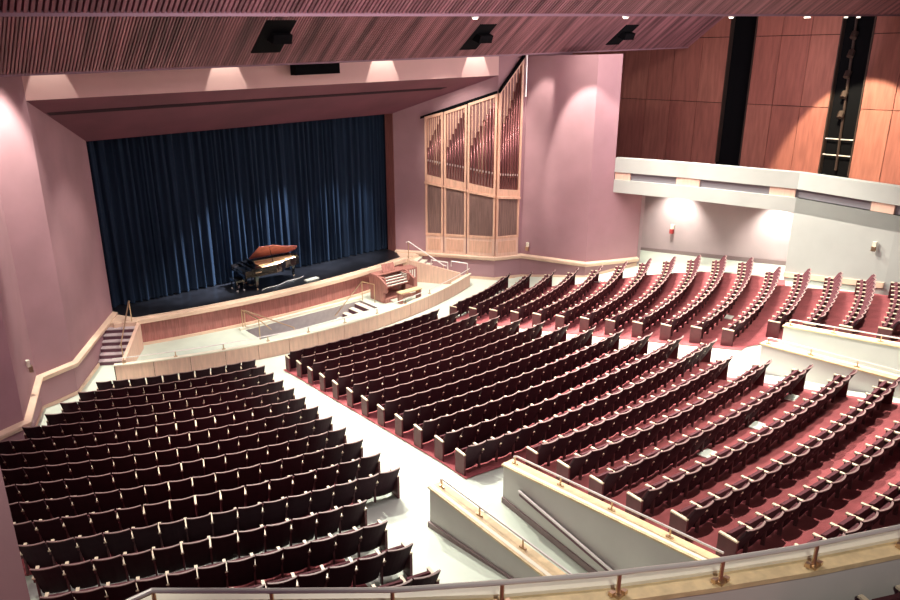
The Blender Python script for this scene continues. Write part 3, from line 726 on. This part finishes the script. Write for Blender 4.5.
# ------------------------------------------------------------------ theatre seats
HW = .25
def seat_parts():
    P = {}
    def backsurf(off, x0, x1, n, zlo, zhi):
        pts = []
        for k in range(n+1):
            x = x0+(x1-x0)*k/n; cur = -.055*(1-(x/HW)**2)
            pts.append((x, cur))
        def yb(z): return .04-.29*(z-.34)/.58
        return pts, yb
    mb = MB(); pts, yb = backsurf(0, -HW, HW, 6, .3, .9)
    lo, hi = .05, .895
    for (x0, c0), (x1, c1) in zip(pts[:-1], pts[1:]):
        mb.hexa([(x0, yb(lo)+c0, lo), (x1, yb(lo)+c1, lo), (x1, yb(lo)+c1+.035, lo), (x0, yb(lo)+c0+.035, lo)], [(x0, yb(hi)+c0, hi), (x1, yb(hi)+c1, hi), (x1, yb(hi)+c1+.03, hi), (x0, yb(hi)+c0+.03, hi)])
    P['backrest'] = (mb, 'shell')
    mb = MB(); 
    for (x0, c0), (x1, c1) in zip(pts[:-1], pts[1:]):
        mb.hexa([(x0, yb(hi)+c0-.004, hi), (x1, yb(hi)+c1-.004, hi), (x1, yb(hi)+c1+.036, hi), (x0, yb(hi)+c0+.036, hi)], [(x0, yb(hi)+c0-.004, hi+.016), (x1, yb(hi)+c1-.004, hi+.016), (x1, yb(hi)+c1+.034, hi+.016), (x0, yb(hi)+c0+.034, hi+.016)])
    P['top_trim'] = (mb, 'trim')
    mb = MB()   # upholstered front of the back
    for (x0, c0), (x1, c1) in zip(pts[:-1], pts[1:]):
        l2, h2 = .42, .875
        mb.hexa([(x0*.94, yb(l2)+c0+.037, l2), (x1*.94, yb(l2)+c1+.037, l2), (x1*.94, yb(l2)+c1+.085, l2), (x0*.94, yb(l2)+c0+.085, l2)], [(x0*.94, yb(h2)+c0+.032, h2), (x1*.94, yb(h2)+c1+.032, h2), (x1*.94, yb(h2)+c1+.06, h2), (x0*.94, yb(h2)+c0+.06, h2)])
    P['back_cushion'] = (mb, 'cush')
    mb = MB()   # tipped-up seat
    a0, a1 = (.10, .34), (.10, .66)
    mb.hexa([(-.22, a0[0], a0[1]), (.22, a0[0], a0[1]), (.22, a0[0]+.12, a0[1]+.01), (-.22, a0[0]+.12, a0[1]+.01)], [(-.22, a1[0]-.02, a1[1]), (.22, a1[0]-.02, a1[1]), (.22, a1[0]+.07, a1[1]-.03), (-.22, a1[0]+.07, a1[1]-.03)])
    P['seat_cushion'] = (mb, 'cush')
    return P
def arm_parts(x):
    mb = MB(); mb.box((x, .085, .60), (.06, .38, .03)); 
    m2 = MB(); m2.box((x, .06, .29), (.035, .07, .58)); m2.box((x, .08, .54), (.035, .32, .09))
    return mb, m2
def endp(x):
    mb = MB(); mb.box((x, .085, .293), (.05, .38, .585)); return mb
PITCH = .535
SPt = seat_parts()
ME = {k: mb.mesh(k, m) for k, (mb, m) in SPt.items()}
aL, pL = arm_parts(-PITCH/2); aR, pR = arm_parts(PITCH/2)
ME['armL'] = aL.mesh('armrest', 'arm'); ME['armR'] = aR.mesh('armrest', 'arm')
ME['postL'] = pL.mesh('arm_support', 'post')
ME['endL'] = endp(-PITCH/2).mesh('end_panel', 'endp'); ME['endR'] = endp(PITCH/2).mesh('end_panel', 'endp')
# list of seats
cam_C = Vector((-16.24187819, -24.42592147, 11.52065309)); cF = Vector((.5644725, .7539231, -.3361112)); cR = Vector((.7949387, -.6061872, -.0246868)); cU = Vector((.2223582, .2532528, .9414987))
FPX, CX, CY = 760.03, 390.6, 315.1
def proj(p):
    d = Vector(p)-cam_C; w = d.dot(cF)
    return CX+FPX*d.dot(cR)/w, CY-FPX*d.dot(cU)/w, w
def fill(s0, s1):
    n = max(1, round((s1-s0)/PITCH)); p = (s1-s0)/n
    return n, [s0+p*(k+.5) for k in range(n)]
ORD = ['front', 'second', 'third', 'fourth', 'fifth', 'sixth', 'seventh', 'eighth', 'ninth', 'tenth', 'eleventh', 'twelfth', 'thirteenth', 'fourteenth', 'fifteenth', 'sixteenth', 'seventeenth', 'eighteenth', 'nineteenth', 'twentieth', 'twenty-first', 'twenty-second', 'twenty-third', 'twenty-fourth', 'twenty-fifth', 'twenty-sixth', 'twenty-seventh', 'twenty-eighth', 'twenty-ninth', 'thirtieth']
seats = []
def yrail(x):
    T = [(0, 598), (140, 597), (155, 588), (450, 586), (600, 575), (720, 562), (817, 545), (900, 527)]
    for (x0, y0), (x1, y1) in zip(T[:-1], T[1:]):
        if x <= x1: return y0+(y1-y0)*(x-x0)/(x1-x0)
    return 527
def add_row(block, i, s0, s1, ptf, lo_is_aisle=True):
    n, ss = fill(s0, s1)
    for k, s in enumerate(ss):
        (x, y), th = ptf(i, s); z = zr(i)
        if not (-16 < x < 19): continue
        px, py, w = proj((x, y, z+.7))
        pxt, pyt, _ = proj((x, y, z+.95))
        if px < -60 or px > 1180 or pyt > yrail(min(max(px, 0), 900))+70: continue
        if x < -14.75 and y < -9.5: continue
        vis = pyt < yrail(min(max(px, 0), 900))-4 and 2 < px < 897 and px > 4+27*(py-468)/132
        if block == 'right' and i >= 13 and px > 765 and py > 318+(px-765)*.12: 
            vis = False
        seats.append(dict(b=block, i=i, k=k, n=n, x=x, y=y, z=z, th=th, d=w, vis=vis, first=(k == 0), last=(k == n-1)))
for i in range(1, 22): add_row('middle', i, -SC[i-1]-.02, SC[i-1]+.02, lambda i, s: cpt(i, s, -.25))
for i in range(1, 19): add_row('right', i, SA[i-1]-.02, SE[i-1]+.02, lambda i, s: wpt(i, s, 1, -.25))
for i in range(1, 19): add_row('left', i, SA[i-1]+.0, SL[i-1]+.02, lambda i, s: wpt(i, s, -1, -.25))
vis = sorted([s for s in seats if s['vis']], key=lambda s: s['d'])
chosen = set(id(s) for s in vis[:300])
def emit_parts(s, sink):
    L_end = s['first']; R_end = s['last']
    if s['b'] == 'left': L_end, R_end = s['last'], s['first']
    sink('backrest', 'backrest', ME['backrest'], None); sink('top_trim', 'top_trim', ME['top_trim'], 'backrest')
    sink('back_cushion', 'back_cushion', ME['back_cushion'], 'backrest'); sink('seat_cushion', 'seat_cushion', ME['seat_cushion'], None)
    sink('armrest', 'armrest', ME['armL'], None)
    sink('endL' if L_end else 'postL', 'end_panel' if L_end else 'arm_support', ME['endL'] if L_end else ME['postL'], None)
    if R_end:
        sink('armR', 'armrest', ME['armR'], None); sink('endR', 'end_panel', ME['endR'], None)
stuffV, stuffF, stuffM = [], [], []
SM = ['shell', 'trim', 'cush', 'arm', 'post', 'endp']
mesh_mat = {}
for k, me in ME.items(): mesh_mat[me.name] = SM.index([q for q in M if M[q].name == me.materials[0].name][0])
for s in seats:
    rz = s['th']; W = Matrix.Translation((s['x'], s['y'], s['z'])) @ Matrix.Rotation(rz, 4, 'Z')
    if id(s) in chosen:
        b = s['b']; n = s['n']; k = s['k']
        if b == 'middle':
            pos = 'at its left end' if k == 0 else ('at its right end' if k == n-1 else '%s from its left end' % ORD[k])
        else:
            pos = 'at the aisle end' if k == 0 else ('at the wall end' if k == n-1 else '%s from the aisle' % ORD[k])
        look = 'burgundy seat' if b != 'left' else 'dark plum seat'
        lab = '%s, %s block, %s row from the pit, %s' % (look, b, ORD[s['i']-1], pos)
        t = thing('theatre_seat', (s['x'], s['y'], s['z']), lab, 'seat', rz, 'theatre seats in the curved rows')
        made = {}
        def sink(key, name, me, par):
            o = bpy.data.objects.new(name, me); COL.objects.link(o); o.parent = made[par] if par else t; made[key] = o
        emit_parts(s, sink)
    else:
        def sink(key, name, me, par):
            n0 = len(stuffV); stuffV.extend(tuple(W @ v.co) for v in me.vertices)
            for p in me.polygons: stuffF.append(tuple(n0+q for q in p.vertices)); stuffM.append(mesh_mat[me.name])
        emit_parts(s, sink)
if stuffV:
    me = bpy.data.meshes.new('theatre_seats'); me.from_pydata(stuffV, [], stuffF)
    for k in SM: me.materials.append(M[k])
    me.polygons.foreach_set('material_index', stuffM); me.update()
    o = bpy.data.objects.new('theatre_seats', me); COL.objects.link(o)
    tag(o, 'the more distant burgundy theatre seats filling the remaining rows', 'seats', kind='stuff')
print('seats', len(seats), 'visible', len(vis), 'individual', len(chosen))
# balcony seats at the bottom right
for k in range(4):
    x, y = -8.99+.48*k, -22.03-.19*k
    ang = math.atan2(-.215, .5)
    t = thing('theatre_seat', (x, y, 5.12), 'burgundy balcony seat behind the foreground parapet, %s' % ['leftmost of the row, mostly hidden', 'second from the left', 'third from the left', 'at the right picture edge'][k], 'seat', ang, 'balcony seats behind the parapet')
    for key, name in (('backrest', 'backrest'), ('back_cushion', 'back_cushion'), ('seat_cushion', 'seat_cushion'), ('armL', 'armrest'), ('postL', 'arm_support')):
        o = bpy.data.objects.new(name, ME[key]); COL.objects.link(o); o.parent = t

# pale plates on the red carpet
for x, y, rz, lab in ((14.83, -4.95, .5, 'top of the right block near the recess'), (12.27, -6.04, .5, 'between upper rows of the right block'), (12.43, -2.7, .4, 'near the pier at the right block'), (9.98, -10.62, .3, 'low in the right block near the aisle'),
                     (3.73, -15.97, .15, 'right end of the middle block rear'), (1.45, -16.22, .1, 'centre of the middle block rear'), (-.75, -16.18, 0, 'left part of the middle block rear')):
    if abs(x) < 5: rho = 1+(sqrt(x*x+(YC-y)**2)-R1)/SP
    else: rho = 1+(sqrt((abs(x)-XW)**2+(YW-y)**2)-RW)/SP
    z = zf(rho)+.06
    mb = MB(); mb.box((x, y, z), (.42, .26, .03), rot=Matrix.Rotation(rz, 3, 'Z')); o = mb.build('floor_plate', 'plate', loc=(x, y, z))
    tag(o, 'small pale plate lying on the red carpet, %s' % lab, 'floor plate')
# wall fixtures
def sconce(x, y, z, nx, ny, lab, red=True, sc=1.):
    t = thing('wall_light', (x, y, z), lab, 'wall light')
    mb = MB(); mb.box((x+nx*.04, y+ny*.04, z+.1*sc), (.10*sc, .16*sc, .24*sc)); mb.build('housing', 'cream', t)
    mb = MB(); mb.box((x+nx*.09, y+ny*.09, z-.12*sc), (.12*sc, .18*sc, .22*sc)); mb.build('lens', 'red' if red else 'brass', t)
sconce(17.80, -2.97, 2.35, -1, -.05, 'small white and red wall light in the right recess', True, 1.0)
sconce(14.78, -13.31, 3.95, -1, -.1, 'small wall light on the pale right wall near the picture edge', False, .8)
sconce(-12.18, .18, 2.22, 1, .3, 'small white wall light above the ledge on the left wall', False, .9)
sconce(11.80, 1.27, 1.70, -1, -.3, 'small cream box on the pink wall right of the organ', False, .9)

# ------------------------------------------------------------------ lights
def spot(name, loc, tgt, W, ang, blend=.3, r=.15, col=(1, .9, .78)):
    l = bpy.data.lights.new(name, 'SPOT'); l.energy = W; l.spot_size = radians(ang); l.spot_blend = blend; l.shadow_soft_size = r; l.color = col
    o = bpy.data.objects.new(name, l); COL.objects.link(o); o.location = loc
    o.rotation_euler = (Vector(tgt)-Vector(loc)).to_track_quat('-Z', 'Y').to_euler(); return o
def area(name, loc, tgt, W, sx, sy_, col=(1, .92, .86)):
    l = bpy.data.lights.new(name, 'AREA'); l.energy = W; l.shape = 'RECTANGLE'; l.size = sx; l.size_y = sy_; l.color = col
    o = bpy.data.objects.new(name, l); COL.objects.link(o); o.location = loc
    o.rotation_euler = (Vector(tgt)-Vector(loc)).to_track_quat('-Z', 'Y').to_euler(); return o
WH = (1, .96, .84)
WH = (1, .96, .84)
# fascia scallops
for x, W in ((-9.6, 160), (-3.5, 300), (3.6, 420), (8.9, 420)):
    spot('fascia_spot', (x, 1.70, 12.4), (x, 2.1, 9.5), W, 42, .1, .03, WH)
# wall washers
spot('left_wall_spot', (-10.9, .9, 12.6), (-11.3, 1.5, 5), 3600, 42, .6, .1, WH)
spot('left_wall_spot', (-11.2, -1.6, 12.8), (-12.6, -.6, 4), 3400, 45, .6, .1, WH)
spot('left_jamb_spot', (-6.0, 1.0, 10.6), (-9.3, 4.0, 3), 500, 50, .8, .1, WH)
spot('right_wall_spot', (10.7, .2, 12.6), (11.9, .6, 4), 1200, 40, .35, .1, WH)
spot('right_pier_spot', (9.5, -1.6, 12.2), (13.6, -2.0, 5.0), 2200, 46, .35, .05, WH)
spot('organ_fill', (4.5, .6, 10.7), (9.9, 3.0, 6.5), 1500, 52, .7, .1, WH)  # added light to brighten the organ case, no visible source
spot('wood_wall_spot', (17.0, -9.2, 13.0), (22.6, -9.0, 5.2), 6000, 46, .2, .08, (1, .88, .6))
spot('balcony_fill', (5, -7, 13.5), (15.2, -7.5, 3.8), 1100, 55, .7, .15, WH)  # extra light added for the right wall and side balcony
for y in (-3.2, -8.3):
    spot('recess_spot', (16.6, y, 4.5), (17.7, y, 2.7), 400, 100, .8, .06, WH)
# house lights under the front of the ceiling, throwing shadows back
for x, y, tx_, ty_, W in ((-7, -2.3, -7.5, -9, 1700), (-2, -2.3, -3, -9, 3400), (3, -2.3, 3, -9, 3400), (8, -2.3, 9, -9, 4400), (13, -2.6, 11, -11, 4400)):
    spot('house_spot', (x, y, 12.6), (tx_, ty_, 1), W, 95, .8, .2, WH)
for x, y, W in ((-5, -5, 4600), (3, -5, 3400), (10, -5.5, 4200)):
    spot('house_downlight', (x, y, 14.0), (x, y-4.5, 0), W, 85, .8, .15, WH)
for x, y, tx_, ty_, W in ((1, -9.9, 1, -15.5, 3600), (7.5, -9.9, 8, -12.5, 3000), (13, -9.5, 12.5, -11, 2600), (-1.5, -20.5, -1.5, -19, 3600), (4, -18.5, 4, -17.5, 4200), (10, -16.5, 10, -15, 3000), (10.5, -6.0, 11.5, -6.5, 2600)):
    spot('house_downlight', (x, y, 14.2), (tx_, ty_, 1.5), W, 60, .8, .15, WH)
spot('far_wall_fill', (9, -3.4, 12.4), (22.5, 1.5, 6), 600, 50, .9, .2, WH)  # added fill that lifts the left part of the wood wall
area('panel_fill', (14, -9, 9.5), (14, 0, 12), 450, 12, 2, (1, .86, .9))
spot('left_pier_fill', (-13.2, -19, 12.5), (-15.6, -14, 4), 900, 50, .8, .2, WH)  # wash added to brighten the otherwise unlit left pier
# pit and stage apron
for x, W in ((-5, 1800), (0, 2100), (5.0, 3400)):
    spot('pit_spot', (x, 1.0, 10.6), (x+.3, 2.9, 0), W, 62, .6, .1, WH)
spot('piano_spot', (-1.5, 2.6, 9.9), (-.0, 6.1, 1.6), 4000, 20, .8, .1, WH)
for x, tx_, W in ((1.6, -3.4, 9500), (4.0, -.8, 11500), (6.4, 2.4, 7500), (7.2, 5.0, 3400)):
    spot('curtain_spot', (x, 4.8, 8.9), (tx_, 7.5, 1.2), W, 30, 1., .1, (.80, .90, 1))
spot('balcony_front_fill', (-9, -14, 13.2), (-10.5, -20.8, 6.2), 900, 70, .8, .2, WH)  # unseen lamp added to brighten the foreground parapet
spot('balcony_rear_fill', (-13.5, -26, 12.8), (-9.5, -21.2, 6.0), 700, 60, .9, .2, WH)  # second added lamp, lighting parapet and rail from behind
area('house_fill', (0, -10, 14.0), (0, -8, 0), 750, 26, 12, (1, .84, .88))
area('front_fill', (-4, -16, 13.5), (2, 2, 5), 420, 14, 3, (1, .82, .88))

w = bpy.data.worlds.new('world'); scn.world = w; w.use_nodes = True
w.node_tree.nodes['Background'].inputs[0].default_value = (.30, .19, .25, 1); w.node_tree.nodes['Background'].inputs[1].default_value = .25

# ------------------------------------------------------------------ camera
cd = bpy.data.cameras.new('camera'); cam = bpy.data.objects.new('camera', cd); COL.objects.link(cam)
Rm = Matrix(((cR.x, cU.x, -cF.x), (cR.y, cU.y, -cF.y), (cR.z, cU.z, -cF.z)))
cam.matrix_world = Matrix.Translation(cam_C) @ Rm.to_4x4()
cd.sensor_fit = 'HORIZONTAL'; cd.sensor_width = 36; cd.lens = 36*FPX/900; cd.shift_x = (450-CX)/900; cd.shift_y = (CY-300)/900; cd.clip_start = .05; cd.clip_end = 300
scn.camera = cam
scn.view_settings.view_transform = 'Standard'; scn.view_settings.look = 'None'; scn.view_settings.gamma = 1; scn.view_settings.use_curve_mapping = False
scn.view_settings.exposure = .8
